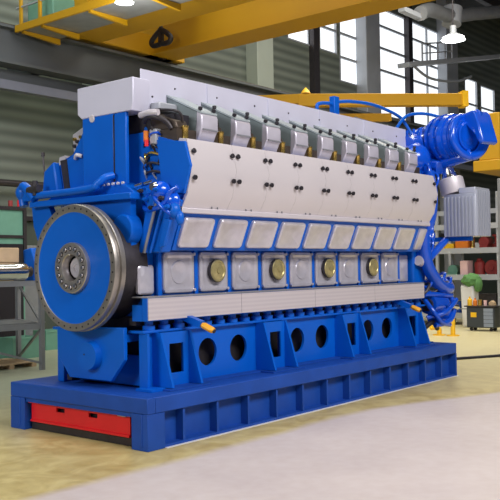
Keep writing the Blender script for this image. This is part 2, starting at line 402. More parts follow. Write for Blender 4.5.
MB().tube([(25.6, 9.6, 13.1), (27, 9.8, 13.6), (29.5, 10, 13.9), (32.5, 10, 14.7), (40, 10, 16.6)], .32, sub=4).build('duct_pipe', grey, ad)
MB().cyl((29.4, 10, 13.5), (29.6, 10, 14.3), .45).build('duct_joint', lgrey, ad)
MB().box(24.2, 26.0, 9.6, 9.9, 12.9, 13.1).build('duct_shelf', lgrey, ad)

# ================================================================== BASE PLATFORM
bp_ = thing('base_platform', 'long blue steel base platform with vertical stiffener ribs under the engine', 'platform', (4.3, YC, 0))
XL = 8.60; YW = 2.88
m1 = MB().box(0.14, XL, 0, YW, .46, .665)
m1.box(0, .14, 0, YW, .46, .665); m1.build('top_deck', blue2, bp_, .012)
MB().box(0.3, XL-.05, .16, .20, .04, .46).build('side_web', blue2, bp_)
MB().box(0.3, XL-.05, YW-.2, YW-.16, .04, .46).build('side_web', blue2, bp_, label='far side web')
MB().box(0.02, XL, .02, .26, 0, .04).build('bottom_flange', blue2, bp_)
MB().box(0.02, XL, YW-.26, YW-.02, 0, .04).build('bottom_flange', blue2, bp_)
for y0, y1, in ((0, .30), (YW-.33, YW)):
    MB().box(0, .30, y0, y1, 0, .459).box(-.012, 0, y0+.1, y0+.115, .04, .46).build('corner_post', blue2, bp_, .01)
MB().box(XL-.05, XL, .0, YW, 0, .459).build('end_plate', blue2, bp_)
for k in range(12):
    x = .66+.664*k
    MB().box(x, x+.04, .03, .16, .04, .46).build('stiffener_rib', blue2, bp_)
MB().box(.03, .06, .30, 2.55, .40, .459).build('front_lintel', blue2, bp_)
MB().box(.9, .94, .30, 2.55, .04, .46).build('inner_bulkhead', darkmetal, bp_)
# white plastic sheet edge peeking out from under the platform
tag(MB().box(.31, XL+.02, -.03, YW, -.0, .006).build('floor_sheet', white), 'thin white protective sheet under the blue base platform', 'sheet')
bp_.location.z += 0.0
# red transport beam in the front opening
rb = thing('transport_skid', 'red steel transport skid inside the front opening of the base', 'skid', (.3, 1.5, 0))
sl = [[(y-.09, .30), (y+.09, .30), (y+.09, .36), (y-.09, .36)] for y in (1.84, 1.15)]
MB().holed([(.42, .15), (2.50, .15), (2.50, .39), (2.50, .44), (.42, .44)], sl, 'x', .09, .12).build('face_plate', red, rb)
MB().box(.07, .15, .42, 2.50, .12, .15).build('lower_lip', red, rb)
MB().box(.121, .8, .42, 2.50, .40, .44).build('top_plate', red, rb)
MB().box(.11, .16, .42, 2.52, .005, .118).build('rubber_skirt', darkmetal, rb)
MB().box(.05, .088, .46, .62, .385, .42).build('latch', lgrey, rb)
MB().box(.05, .088, 2.3, 2.52, .385, .42).build('latch', red, rb)
MB().box(.16, .19, .45, 2.48, .2, .395).build('back_plate', dark, rb)

# ================================================================== SUPPORT FRAME (with round holes)
sf = thing('support_frame', 'blue welded support frame with round and rectangular cut-outs below the engine', 'frame', (4.4, YC, .665))
ZT = 1.42
piers = [.97, 3.18, 5.38, 7.6]
holes = [circ(x, 1.065, .195, .20) for x in (1.76, 2.45, 3.95, 4.67, 6.16, 6.85)]
holes += [[(x-.10, .82), (x+.29, .82), (x+.29, 1.29), (x-.10, 1.29)] for x in piers]
MB().holed([(.45, .667), (8.38, .667), (8.30, 1.05), (8.24, ZT), (.45, ZT)], holes, 'y', .58, .62).build('side_web', blue, sf)
MB().prism([(.45, .667), (8.38, .667), (8.24, ZT), (.45, ZT)], 'y', my(.62), my(.58)).build('side_web', blue, sf, label='far side web')
MB().box(.42, 8.26, .50, .80, ZT, ZT+.035).build('top_flange', blue, sf, .006)
MB().box(.42, 8.26, my(.80), my(.50), ZT, ZT+.035).build('top_flange', blue, sf)
MB().box(.42, 8.42, .42, .58, .667, .69).build('foot_flange', blue2, sf)
for x in piers:
    w = .30
    MB().holed([(x-w, .69), (x+w, .69), (x+w, ZT-.002), (x-w, ZT-.002)], [[(x-.13, .86), (x+.14, .86), (x+.14, 1.26), (x-.13, 1.26)]], 'y', .44, .465).build('pier_plate', blue, sf)
    for xs in (x-w-.02, x+w-.06):
        MB().prism([(.579, .69), (.579, ZT), (.42, ZT), (.20, .70)], 'x', xs, xs+.04).build('gusset', blue, sf)
    MB().box(x-w-.1, x+w+.1, .17, .42, .667, .688).build('pier_foot', blue2, sf)
MB().box(.45, .49, .46, .579, .69, ZT).build('end_stiffener', blue, sf)
MB().box(.36, .62, .30, .60, .667, .70).build('end_foot', blue, sf)
# the cross members that the flywheel end shows
MB().box(.62, .66, .62, my(.62), .69, 1.1).build('cross_member', blue, sf, label='front cross member deep inside the frame')
MB().box(8.1, 8.14, .62, my(.62), .69, ZT).build('cross_member', blue, sf, label='rear cross member')
MB().box(.42, .62, 2.18, 2.32, .667, 1.42).build('leg', blue, sf, .01)

# ================================================================== ENGINE
en = thing('diesel_engine', 'huge blue V-type diesel engine with silver covers, flywheel and turbocharger', 'engine', (4.3, YC, 1.457))
# crankcase block cross-section (y, z)
near = [(.70, 1.60), (.70, 2.53), (.42, 2.53), (.235, 3.02), (.26, 3.10), (.17, 3.28), (.07, 3.65), (.16, 3.96), (.95, 4.20)]
sec = near+[(my(y), z) for y, z in near[::-1]]
MB().prism(sec, 'x', .90, 7.88).build('crankcase', blue, en)
MB().prism([(.78, 1.62), (.78, 2.50), (.55, 3.0), (.75, 3.4), (my(.75), 3.4), (my(.55), 3.0), (my(.78), 2.50), (my(.78), 1.62)], 'x', .74, .899).build('end_housing', blue, en, .01)
MB().box(.45, 8.2, .68, .80, 1.52, 1.62).build('bed_rail', darkmetal, en)  # near rail coloured dark to stand for shade between the bolts
MB().box(.45, 8.2, my(.80), my(.68), 1.52, 1.62).build('bed_rail', blue, en, label='far bed rail')
MB().box(.72, 8.0, .80, my(.80), .80, 1.62).build('frame_shade_box', darkmetal, en)  # dark box added inside the frame so its cut-outs look deeply shaded
b0 = MB().lathe((.60, .585, 1.457), (0, 0, 1), [(0, .085), (.06, .085), (.06, .06), (.125, .06)], 14).build('hold_down_bolt', blue, en)
for k in range(1, 27): shift(b0, .286*k)
for k in range(0, 27, 2): shift(b0, .286*k, my(.60)-.60)
# --- flywheel
FC = (.0, YC, 2.31); AX = (1, 0, 0)
fw = MB().lathe(FC, AX, [(.035, .76), (.03, .77), (.03, .858), (.045, .868), (.09, .868), (.10, .845), (.13, .845), (.14, .872), (.21, .872), (.22, .86), (.22, .74), (.20, .70)], 96, False).build('flywheel', rimsteel, en)
MB().lathe(FC, AX, [(.055, .33), (.048, .35), (.050, .72), (.036, .762), (.06, .775), (.19, .76), (.19, .3)], 72, False).build('disc', blue, fw)
MB().lathe(FC, AX, [(.10, .17), (.0, .18), (-.01, .19), (-.01, .335), (.0, .345), (.055, .35), (.055, .33)], 64, False).build('hub_flange', steel, fw)
MB().lathe(FC, AX, [(.10, 0), (.10, .04), (.085, .05), (.085, .12), (.10, .14), (.16, .15), (.18, .185), (.18, 0)], 40, False).build('shaft_end', alu, fw)
for k in range(16):
    an = 2*math.pi*k/16; y = YC+.265*math.cos(an); z = 2.31+.265*math.sin(an)
    MB().lathe((-.012, y, z), AX, [(-.022, 0), (-.022, .026), (0, .028)], 8).build('hub_bolt', chrome, fw)
    MB().lathe((-.0105, y, z), AX, [(-.0015, .024), (-.0015, .038), (.0, .038)], 12, False).build('bolt_recess', dark, fw)
for k in range(40):
    an = 2*math.pi*(k+.5)/40; y = YC+.815*math.cos(an); z = 2.31+.815*math.sin(an)
    MB().lathe((.0295, y, z), AX, [(-.004, 0), (-.004, .013), (.001, .013)], 8).build('rim_bolt_hole', dark, fw)
MB().lathe((.20, YC, 2.31), AX, [(0.03, .70), (.53, .74)], 48).build('flywheel_gap_shade', darkmetal, en)  # dark cylinder widened to fill the gap behind the flywheel with shade
# low plate below the flywheel
lp = MB().prism([(.75, 1.50), (2.15, 1.47), (2.15, 1.07), (1.89, .77), (1.02, .77), (.75, 1.07)], 'x', .30, .36)
lp = lp.build('flywheel_guard_plate', blue, en, .006)
MB().lathe((.20, 1.40, 1.10), AX, [(0, .0), (.0, .19), (.10, .20)], 32).build('round_boss', blue, lp)
MB().cyl((.195, 1.45, 1.12), (.2, 1.45, 1.12), .012).build('boss_screw', darkmetal, lp)
MB().box(.361, .619, .80, 2.10, 1.30, 1.40).build('guard_bracket', blue, en)
MB().box(.34, .60, 1.9, 2.0, .72, .80).build('guard_foot', darkmetal, en)
# --- long silver side duct
sd = MB().box(.41, 8.03, .405, .51, 1.585, 1.895).build('side_duct', blue, en, .006)
nxt = .415
for wd in (1.9, 1.9, 1.9, 1.9):
    MB().box(nxt, nxt+wd-.008, .385, .404, 1.60, 1.89).build('duct_cover', strip_mat, sd); nxt += wd
MB().box(.41, 8.03, .511, .70, 1.585, 1.80).build('duct_back', blue, sd)
MB().box(.405, 8.03, .40, .70, 1.895, 1.91).build('duct_top', grey, sd)
# --- crankcase inspection doors
def crank_door(x, kind):
    d = MB().rplate((x, .70, 2.225), (1, 0, 0), (0, 0, 1), .615, .58, .075, [(0, 0), (.0, .035), (.012, .05), (.05, .055), (.075, .04), (.10, .038)])
    d = d.build('inspection_door', alu, en)
    for sx in (-.3, .3):
        for sz in (-.24, .24):
            MB().cyl((x+sx*.98, .66, 2.225+sz*1.06), (x+sx*.98, .63, 2.225+sz*1.06), .022, n=10).build('door_clamp', alu, d)
    if kind:
        v = MB().lathe((x+.02, .665, 2.235), (0, -1, 0), [(0, .16), (.03, .165), (.04, .175), (.075, .17)], 36).build('relief_valve', darkmetal, d)
        MB().lathe((x+.02, .589, 2.235), (0, -1, 0), [(0, .165), (.014, .155), (.014, .13), (.004, .12), (.016, .05), (.03, .045), (.03, 0)], 36, False).build('valve_disc', gold, v)
    else:
        MB().lathe((x, .66, 2.225), (0, -1, 0), [(0, .17), (.012, .16), (.012, .12), (.004, .10), (.004, 0)], 32, False).build('door_dish', alu, d)
    return d
for k in range(9): crank_door(1.275+.733*k, k % 2)
MB().rplate((7.69, .70, 2.20), (1, 0, 0), (0, 0, 1), .34, .52, .03, [(0, 0), (0, .03), (.02, .04)]).build('small_cover', alu, en)
MB().rplate((.70, .775, 2.13), (1, 0, 0), (0, 0, 1), .30, .40, .05, [(0, 0), (0, .04), (.02, .055)]).build('small_cover', alu, en)
for k in range(10):
    x = .90+.733*k
    MB().box(x-.035, x+.035, .665, .699, 1.90, 2.53).build('frame_rib', blue, en)
# --- slanted camshaft doors
vv = Vector((0, .225-.415, 3.01-2.55)).normalized()
for k in range(9):
    x = 1.26+.7275*k
    d = MB().rplate((x, .318, 2.775), (1, 0, 0), vv, .61, .43, .05, [(0, -.01), (0, .03), (.015, .045), (.05, .047), (.065, .04)], 4).build('camshaft_door', alu, en)
    MB().box(x+.335, x+.385, .0, .0, 0, 0) if False else None
MB().rplate((7.72, .318, 2.775), (1, 0, 0), vv, .28, .43, .02, [(0, -.01), (0, .03), (.015, .04)], 3).build('camshaft_door', alu, en, label='narrow last camshaft door')
# --- silver side panels with knobs
prof = [(.225, 4.04), (.09, 4.02), (.0, 3.65), (.085, 3.28), (.20, 3.10)]
inner = [(.235, 3.12), (.135, 3.29), (.05, 3.65), (.245, 4.0)]
pbm = MB().prism(prof+inner, 'x', 0, 1)
edges = [.873]+[1.79+.747*k for k in range(8)]+[7.886]
for i in range(len(edges)-1):
    x0, x1 = edges[i]+.0015, edges[i+1]-.0015
    pn = MB().prism(prof+inner, 'x', x0, x1).build('side_panel', panel_mat, en)
    for x in (x0+.06, x1-.06):
        for (y, z, nz) in ((.046, 3.845, .24), (.032, 3.50, -.2)):
            nn = Vector((0, -1, nz)).normalized()
            MB().lathe((x, y, z), nn, [(0, .016), (.02, .018), (.02, .034), (.045, .034), (.05, .0)], 12, False).build('knob', dark, pn)
MB().prism(prof+inner, 'x', 7.89, 7.92).build('panel_end_strip', silver, en)
MB().box(.84, 7.9, .165, .26, 3.025, 3.10).build('rail_flange', silver, en, .012)
MB().box(.80, .838, .165, .25, 3.02, 3.11).build('flange_end_cap', dark, en)
for k in range(9):
    for dx in (.1, .22):
        x = 1.35+.747*k+dx; MB().cyl((x, .175, 3.10), (x, .175, 3.13), .01, n=8).build('rail_stud', grey, en)
# far bank panels (seen from the other side only as a silhouette)
MB().prism([(my(y), z) for y, z in prof+inner], 'x', .9, 7.886).build('far_side_panels', silver, en)
# --- cylinder heads and rocker covers
MB().box(.95, 7.85, .35, .90, 4.03, 4.20).build('cylinder_head_deck', brown, en)
MB().box(.95, 7.85, my(.90), my(.35), 4.03, 4.20).build('cylinder_head_deck', brown, en, label='far bank head deck')
rc_poly = [(.37, 4.06), (.335, 4.475), (.93, 4.765), (.93, 4.30), (.60, 4.06)]
cap_poly = [(.34, 4.03), (.27, 4.17), (.235, 4.22), (.235, 4.39), (.25, 4.43), (.33, 4.48), (.369, 4.04)]
def rocker(x, first=False):
    w = .166
    body = MB().prism(rc_poly, 'x', x-w, x+w).build('rocker_cover', lidgrey, en, .01)
    MB().prism(cap_poly, 'x', x-w-.006, x+w+.006).build('end_cap', endcap, body, .022)
    MB().prism([(.25, 4.440), (.93, 4.765), (.93, 4.792), (.25, 4.464)], 'x', x-w-.008, x+w+.008).build('lid_flange', lidlight, body)
    MB().prism([(.218, 4.205), (.218, 4.225), (.24, 4.225), (.24, 4.205)], 'x', x-w+.01, x+w-.01).build('cover_seam', grey, body)
    for dx in (-.14, .14):
        if True:
            y, z = .30, 4.475
            MB().lathe((x+dx, y, z), (0, -.3, 1), [(0, .018), (.02, .018), (.02, .032), (.06, .032), (.07, 0)], 10, False).build('knob', dark, body)
    MB().cyl((x+.17, .30, 4.49), (x+.17, .30, 4.56), .008, n=8).lathe((x+.17, .30, 4.55), (0, 0, 1), [(0, .03), (.04, .03), (.05, 0)], 10, False).build('vent_stud', dark, body)
    return body
rk = [rocker(1.505+.736*k) for k in range(9)]
for k in range(9):
    x = 1.475+.7365*k
    MB().prism([(my(y), z) for y, z in [(.235, 4.06)]+[(.235, 4.40)]+rc_poly[1:]], 'x', x-.19, x+.19).build('far_rocker_cover', alu, en, .02)
for k in range(9):
    x = 1.10+.7365*k
    MB().lathe((x, .335, 4.03), (0, 0, 1), [(0, .055), (.03, .055), (.03, .044), (.17, .044), (.18, .05), (.21, .05)], 16).build('brass_fuel_fitting', brass, en)
    MB().prism([(.36, 4.20), (.40, 4.32), (.88, 4.50), (.88, 4.20)], 'x', x-.13, x+.10).build('injection_pump', brown, en, .02)
    MB().tube([(x+.02, .40, 4.3), (x-.05, .36, 4.40), (x-.1, .45, 4.46), (x-.1, .8, 4.52)], .018, 8).build('fuel_pipe', darkmetal, en)
# --- insulated exhaust box on top
tb = MB().box(.83, 8.35, .935, my(.92), 4.50, 4.935).box(.83, 8.35, .92, .934, 4.50, 5.085).build('exhaust_box', boxsheet, en, .004)
for x in (2.2, 3.7, 5.2, 6.7): MB().box(x, x+.02, .905, .919, 4.52, 5.08).build('box_seam_strip', boxsheet, tb)
for k in range(16):
    x = 1.05+.5*k*.92; z = 4.90 if k % 2 else 4.72
    MB().lathe((x, .921, z), (0, -1, 0), [(0, .016), (.012, .012), (.014, 0)], 8, False).build('box_rivet', darkmetal, tb)
MB().prism([(.885, 4.60), (.885, 4.94), (2.08, 4.94), (2.08, 4.55), (1.99, 4.48), (.93, 4.48)], 'x', .65, .98).build('front_end_box', boxsheet, en, .012)
fe = MB().box(.99, 1.6, .72, .91, 4.5, 4.62).build('pipe_lagging', lgrey, en, .02)
MB().box(1.0, 7.7, 1.0, my(1.0), 4.2, 4.50).build('exhaust_manifold_shroud', darkmetal, en)
# --- control cabinet below the front box
cb = MB().box(.65, .80, 1.30, 1.97, 3.48, 4.478).build('control_cabinet', blue, en, .012)
MB().box(.66, .72, 1.05, 1.293, 3.46, 4.478).build('cabinet_side_door', blue, cb, .012)
MB().box(.645, .66, 1.286, 1.298, 3.5, 4.46).build('cabinet_seam', darkmetal, cb)
for k in range(7):
    y = 1.0+.1*k; MB().lathe((.56, y, 3.47), (-1, 0, 0), [(0, .02), (.03, .02), (.03, 0)], 8, False).build('cabinet_bolt', silver, cb)
MB().lathe((.645, 1.75, 4.46), (-1, 0, 0), [(0, .06), (.01, .05), (.01, 0)], 10, False).build('lifting_eye', silver, cb)
# curved blue housing under the cabinet
MB().prism([(.80, 3.32), (.95, 3.42), (1.15, 3.50), (1.95, 3.50), (2.5, 3.42), (2.75, 3.33)], 'x', .58, .92).build('front_bulkhead', blue, en, .01)
MB().prism([(.75, 3.4), (my(.7), 3.4), (my(.8), 4.0), (my(1.0), 4.45), (1.0, 4.45), (1.0, 3.6)], 'x', .93, 1.2).build('inner_bulkhead', darkmetal, en)
# far bank end (blue sloping case, silver rocker end)
MB().prism([(1.96, 4.42), (2.32, 3.96), (2.55, 3.90), (2.74, 3.80), (2.80, 3.40), (1.97, 3.40)], 'x', .72, .93).build('far_bank_end_case', blue, en, .015)
MB().prism([(2.42, 3.94), (2.56, 3.93), (2.46, 3.42), (2.34, 3.42)], 'x', .70, .719).build('case_slot', darkmetal, en)
MB().prism([(2.60, 3.91), (2.83, 3.78), (2.88, 3.42), (2.5, 3.42)], 'x', .60, .72).build('case_block', blue, en, .02)
er = MB().prism([(1.99, 4.42), (2.32, 4.30), (2.30, 4.02), (2.22, 4.05), (1.99, 4.30)], 'x', .74, .95).build('end_rocker_case', alu, en, .02)
for y, z in ((2.25, 4.12), (2.18, 4.18), (2.10, 4.24), (2.24, 4.22)):
    MB().lathe((.74, y, z), (-1, 0, 0), [(0, .03), (.04, .025), (.04, 0)], 8, False).build('case_knob', brass if z > 4.2 else darkmetal, er)
MB().tube([(.7, 2.05, 3.95), (.66, 2.12, 3.97), (.7, 2.2, 3.93)], .03).build('grab_handle', silver, en)
MB().cyl((.68, 2.87, 3.42), (.68, 2.95, 4.03), .014, n=8).lathe((.68, 2.95, 4.03), (0, 0, 1), [(0, .03), (.06, .03)], 8).build('vent_rod', darkmetal, en)
# front cross beam and tube above the flywheel
MB().box(.40, .58, .70, 2.93, 3.225, 3.315).build('front_cross_beam', blue, en, .012)
MB().tube([(.42, 2.85, 3.40), (.42, 1.6, 3.41), (.44, 1.40, 3.48), (.50, 1.32, 3.56), (.62, 1.28, 3.60)], .055).build('front_tube', blue, en)
MB().tube([(.40, 2.78, 3.35), (.40, 2.95, 3.50), (.42, 3.10, 3.56), (.45, 3.15, 3.40), (.45, 3.12, 3.26)], .07).build('bent_pipe', blue, en)
va = MB().blob((.45, 3.16, 3.47), .1, .12, .13).box(.40, .50, 2.88, 3.1, 3.33, 3.52).build('valve_block', blue, en)
MB().cyl((.42, 3.2, 3.26), (.42, 3.2, 3.36), .035).build('valve_tip', red, va)
MB().cyl((.38, 2.9, 3.48), (.38, 2.65, 3.50), .06).cyl((.38, 2.75, 3.40), (.38, 2.75, 3.62), .04).build('pipe_joint', darkmetal, en)
MB().prism([(2.6, 3.25), (3.0, 3.25), (2.96, 2.95), (2.80, 2.60), (2.55, 2.5), (2.2, 2.5)], 'x', .50, .60).build('corner_bracket', blue, en)
MB().prism([(.80, 3.23), (2.2, 3.23), (2.2, 2.6), (1.0, 2.5), (.80, 2.6)], 'x', .50, .60).build('upper_end_wall', blue, en)
# near-bank end: round cover, slanted columns, pipes
MB().lathe((.44, .92, 2.82), AX, [(0, 0), (0, .19), (.02, .21), (.18, .22)], 32, False).build('camshaft_end_cover', blue, en)
MB().prism([(.75, 2.50), (.45, 2.50), (.16, 3.20), (.46, 3.22)], 'x', .70, .90).build('bank_end_column', blue, en, .02)
MB().prism([(.80, 2.50), (.68, 2.50), (.44, 3.25), (.58, 3.28)], 'x', .62, .72).build('column_rib', blue, en, .015)
MB().prism([(.44, 2.56), (.34, 2.58), (.20, 2.92), (.32, 2.96)], 'x', .655, .71).build('column_plate', blue, en, .01)
MB().cyl((.64, .70, 2.50), (.64, .40, 3.28), .022).build('oil_line', grey, en)
MB().cyl((.66, .60, 2.50), (.66, .31, 3.22), .018).build('oil_line', blue, en)
lb = MB().prism([(.62, 4.05), (.095, 3.98), (-.01, 3.65), (.12, 3.28), (.52, 3.34)], 'x', .83, .872).build('bank_end_plate', blue, en, .004)
# recess between the cabinet and the end plate
MB().box(1.0, 1.3, .45, 1.2, 3.30, 4.42).build('recess_block', dark, en)  # near-black block stands in for the shade deep in the recess
for k in range(16):
    y = R.uniform(.60, .95); z = R.uniform(3.5, 4.25); q = R.random()
    m_ = (darkmetal, blue, lgrey, darkmetal, brass, bluegloss)[k % 6]
    if q < .5: MB().tube([(.98, y, z), (.88, y+R.uniform(-.05, .05), z+.04), (.86, y+R.uniform(-.1, .1), z+R.uniform(-.12, .12)), (.98, y, z-.15)], .016, 8).build('control_line', m_, en)
    else: MB().box(.90, .99, y-.03, y+.03, z-.04, z+.03).build('control_block', m_, en, .006)
MB().box(.86, 1.0, .66, .80, 4.0, 4.22).build('filter_body', lgrey, en, .02)
MB().cyl((.84, .84, 4.05), (.84, .84, 4.20), .035).build('orange_sensor', orange, en)
MB().cyl((.82, .81, 3.98), (.82, .81, 4.07), .03).build('red_cap', red, en)
MB().tube([(.85, .88, 4.33), (.8, .75, 4.38), (.82, .6, 4.36), (.9, .5, 4.30), (.95, .45, 4.2)], .035).build('air_hose', darkmetal, en)
MB().tube([(.8, .9, 4.42), (.78, .7, 4.43), (.8, .55, 4.42)], .045).build('lagged_pipe', silver, en)
for z, y0, y1 in ((3.86, .62, .88), (3.72, .60, .9), (3.60, .55, .9)):
    MB().tube([(.88, y0, z), (.84, (y0+y1)/2, z+.03), (.88, y1, z)], .018, 8).build('small_pipe', darkmetal if z < 3.8 else brass, en)
for k, (y, z, ln) in enumerate(((.86, 3.42, .14), (.68, 3.44, .16))):
    MB().cyl((.66, y, z), (.66, y-ln, z+.02), .03).build('chrome_fitting', chrome, en)
gb = MB().blob((.72, .44, 3.32), .14, .14, .15).blob((.75, .25, 3.18), .1, .12, .14).blob((.72, .62, 3.22), .1, .13, .1).build('governor_casting', bluegloss, en)
MB().lathe((.57, .46, 3.38), AX, [(0, 0), (0, .05), (.05, .07)], 16, False).build('governor_cap', chrome, gb)
MB().tube([(.7, .75, 3.15), (.62, .6, 3.08), (.64, .35, 3.12), (.68, .22, 3.30), (.72, .12, 3.36)], .035).build('lubrication_pipe', bluegloss, en)
MB().tube([(.68, .55, 3.3), (.6, .42, 3.2), (.62, .25, 3.05), (.74, .16, 2.96)], .03).build('lubrication_pipe', bluegloss, en)
MB().blob((.72, .18, 3.05), .09, .08, .11).blob((.75, .12, 2.95), .06, .06, .1).build('fuel_rack_lever', blue, en)
for k in range(6):
    y = .2+.1*k; z = 3.1+.12*(k % 3)
    MB().lathe((.62, y, z), (-1, 0, 0), [(0, .03), (.05, .03), (.05, .016), (.08, .016)], 8).build('pipe_nut', darkmetal if k % 2 else blue, en)
# yellow-tipped lifting lugs near the lower edge
for p0, p1, p2 in (((1.18, .60, 1.64), (1.20, .17, 1.51), (1.22, -.04, 1.42)), ((7.13, .60, 1.60), (7.15, .22, 1.47), (7.17, .02, 1.39))):
    lg = MB().bar(p0, p1, .10, .09).build('lifting_lug', blue, en)
    d = (Vector(p2)-Vector(p1))
    MB().bar(p1, p2, .11, .09).build('lug_tip', lugyellow, lg, .045)
    e = Vector(p2)-d*.03
    MB().cyl(e, e+d.normalized()*.012, .03, n=12).build('lug_eye', dark, lg)

for k in range(12):
    x = 8.0+R.uniform(0, .55); z = 2.5+.15*k; y = R.uniform(.33, .46)
    MB().tube([(x-.05, .55, z-.2), (x, y, z-.12), (x+.05, y-.02, z+.1), (x+.12, .56, z+.22)], .028 if k % 3 else .045, 8).build('governor_pipe', bluegloss if k % 4 else darkmetal, en)
    if k % 2: MB().lathe((x+.15, .57, z), (0, -1, 0), [(0, .08), (.05, .08), (.05, .05), (.09, .05)], 12).build('pipe_flange', bluegloss, en)
for k in range(8):
    x = 8.1+.14*k; z = 1.75+.1*(k % 3)
    MB().tube([(x, .6, z), (x+.05, .44, z-.05), (x+.2, .42, z+.12), (x+.3, .6, z+.1)], .03, 8).build('cooling_line', bluegloss if k % 3 else darkmetal, en)
rl = MB().bar((7.15, 1.4, 5.24), (9.41, 1.4, 5.14), .04).build('service_rail', grey, en)
for x in (7.3, 8.25): MB().bar((x, 1.4, 4.936), (x, 1.4, 5.22), .035).build('rail_post', grey, rl)
# --- hanger post and exhaust bracing pipe on top
MB().box(6.33, 6.50, 1.34, 1.46, 5.0, 5.56).build('hanger_post', blue, en, .01)
MB().tube([(6.4, 1.4, 5.45), (7.0, 1.4, 5.55), (7.9, 1.4, 5.60), (8.9, 1.4, 5.50), (9.15, 1.3, 5.25), (9.2, 1.2, 5.0)], .035).build('vent_pipe', blue, en)
MB().tube([(6.4, 1.4, 5.42), (6.0, 1.4, 5.38), (5.82, 1.4, 5.30), (5.9, 1.4, 5.10)], .035).build('vent_pipe', blue, en)
MB().tube([(8.4, 1.2, 5.1), (8.8, 1.15, 5.45), (9.3, 1.0, 5.55), (9.7, .8, 5.50)], .035).build('oil_feed_pipe', blue, en)

# --- turbocharger, axis across the engine
TX, TZ = 9.15, 4.90
tc = MB().lathe((TX, 0, TZ), (0, 1, 0), [(-.18, .0), (-.18, .34), (-.15, .36), (-.14, .40), (-.09, .41), (-.07, .45), (-.02, .45), (-.02, .47), (.10, .47), (.10, .50), (.20, .52), (.24, .48), (.30, .47), (.30, .53), (.38, .53), (.38, .46), (.50, .45), (.50, .50), (.56, .50), (.56, .40), (.70, .42), (.86, .37), (.98, .30), (1.0, .36), (1.06, .36), (1.06, .24), (1.3, .22), (1.3, 0)], 48, False)
tc = tc.build('turbocharger', bluegloss, en)
MB().lathe((TX, -.18, TZ), (0, -1, 0), [(0, .30), (.03, .30), (.04, .26), (.02, .22), (.03, .10), (.04, 0)], 36, False).build('intake_cover', bluegloss, tc)
arc = []
for k in range(24):
    an = math.radians(95+k*15)
    arc.append((TX+.43*math.cos(an), -.10-.010*k, TZ+.42*math.sin(an)))
MB().tube(arc, lambda t: .06+.07*t, 16, 2).build('compressor_volute', bluegloss, tc)
MB().tube([(TX-.3, .75, TZ-.58), (TX-.2, .4, TZ-.54), (TX-.1, .05, TZ-.46), (TX+.05, -.25, TZ-.38)], lambda t: .10+.03*t, 16).build('outlet_duct', bluegloss, tc)
MB().prism([(-.05, 5.36), (-.36, 5.41), (-.44, 5.33), (-.62, 4.74), (-.53, 4.68), (-.40, 4.9), (-.2, 5.1)], 'x', TX-.05, TX+.42).build('outlet_flange', bluegloss, tc, .03)
MB().tube([(TX-.2, .9, TZ-.2), (TX-.25, .75, TZ-.45), (TX-.3, .5, TZ-.55), (TX-.3, .3, TZ-.62)], .14).build('gas_inlet', bluegloss, tc)
for k in range(14):
    an = 2*math.pi*k/14
    MB().cyl((TX+.50*math.cos(an), .285, TZ+.50*math.sin(an)), (TX+.50*math.cos(an), .30, TZ+.50*math.sin(an)), .022, n=8).build('casing_bolt', chrome, tc)
for k in range(3):
    MB().tube([(TX-.45, .7+.2*k, TZ+.25), (TX-.5, .65+.2*k, TZ+.0), (TX-.42, .6+.22*k, TZ-.3)], .035, 8).build('oil_pipe', bluegloss, tc)
_p = Vector((TX-4.3, .4-YC, 0)); _a = math.radians(-16)
_q = Matrix.Rotation(_a, 3, 'Z') @ _p
tc.rotation_euler = (0, 0, _a); tc.location = _p-_q
MB().prism([(.35, TZ-.50), (1.25, TZ-.38), (1.4, TZ-.62), (.45, TZ-.64)], 'x', 8.7, 9.5).build('turbo_bracket', bluegloss, en, .03)
MB().tube([(8.35, .92, 4.75), (8.55, .93, 4.78), (8.75, .95, 4.85)], .20).build('exhaust_elbow', bluegloss, en)
MB().cyl((8.36, .95, 4.80), (8.60, .95, 4.80), .13).build('expansion_joint', silver, en)
MB().blob((8.45, .75, 4.45), .38, .3, .35).build('charge_air_elbow', bluegloss, en)
# bellows and finned cooler
bl = MB().lathe((9.05, .20, 3.72), (.02, .25, 1), [(0, .25), (.02, .26), (.32, .26), (.34, .24), (.34, .15)], 32).build('bellows', silver, en)
MB().lathe((9.05, .28, 4.05), (.02, .25, 1), [(0, .20), (.02, .20), (.22, .135), (.26, .15), (.28, .15)], 28).build('bellows_collar', chrome, bl)
ck = MB().box(8.85, 9.55, -.36, .34, 2.83, 3.71).box(8.85, 9.55, -.36, .0, 3.71, 3.83).build('finned_cooler', ribbed_silver, en, .01)
for k in range(9):
    y = -.34+.08*k; MB().box(8.82, 8.849, y, y+.028, 2.84, 3.65).build('cooler_fin', ribbed_silver, ck)
for k in range(8):
    x = 8.88+.085*k; MB().box(x, x+.03, -.39, -.361, 2.84, 3.78).build('cooler_fin', ribbed_silver, ck)
MB().box(8.95, 9.05, -.2, .9, 2.74, 2.829).build('cooler_bracket', blue, en)
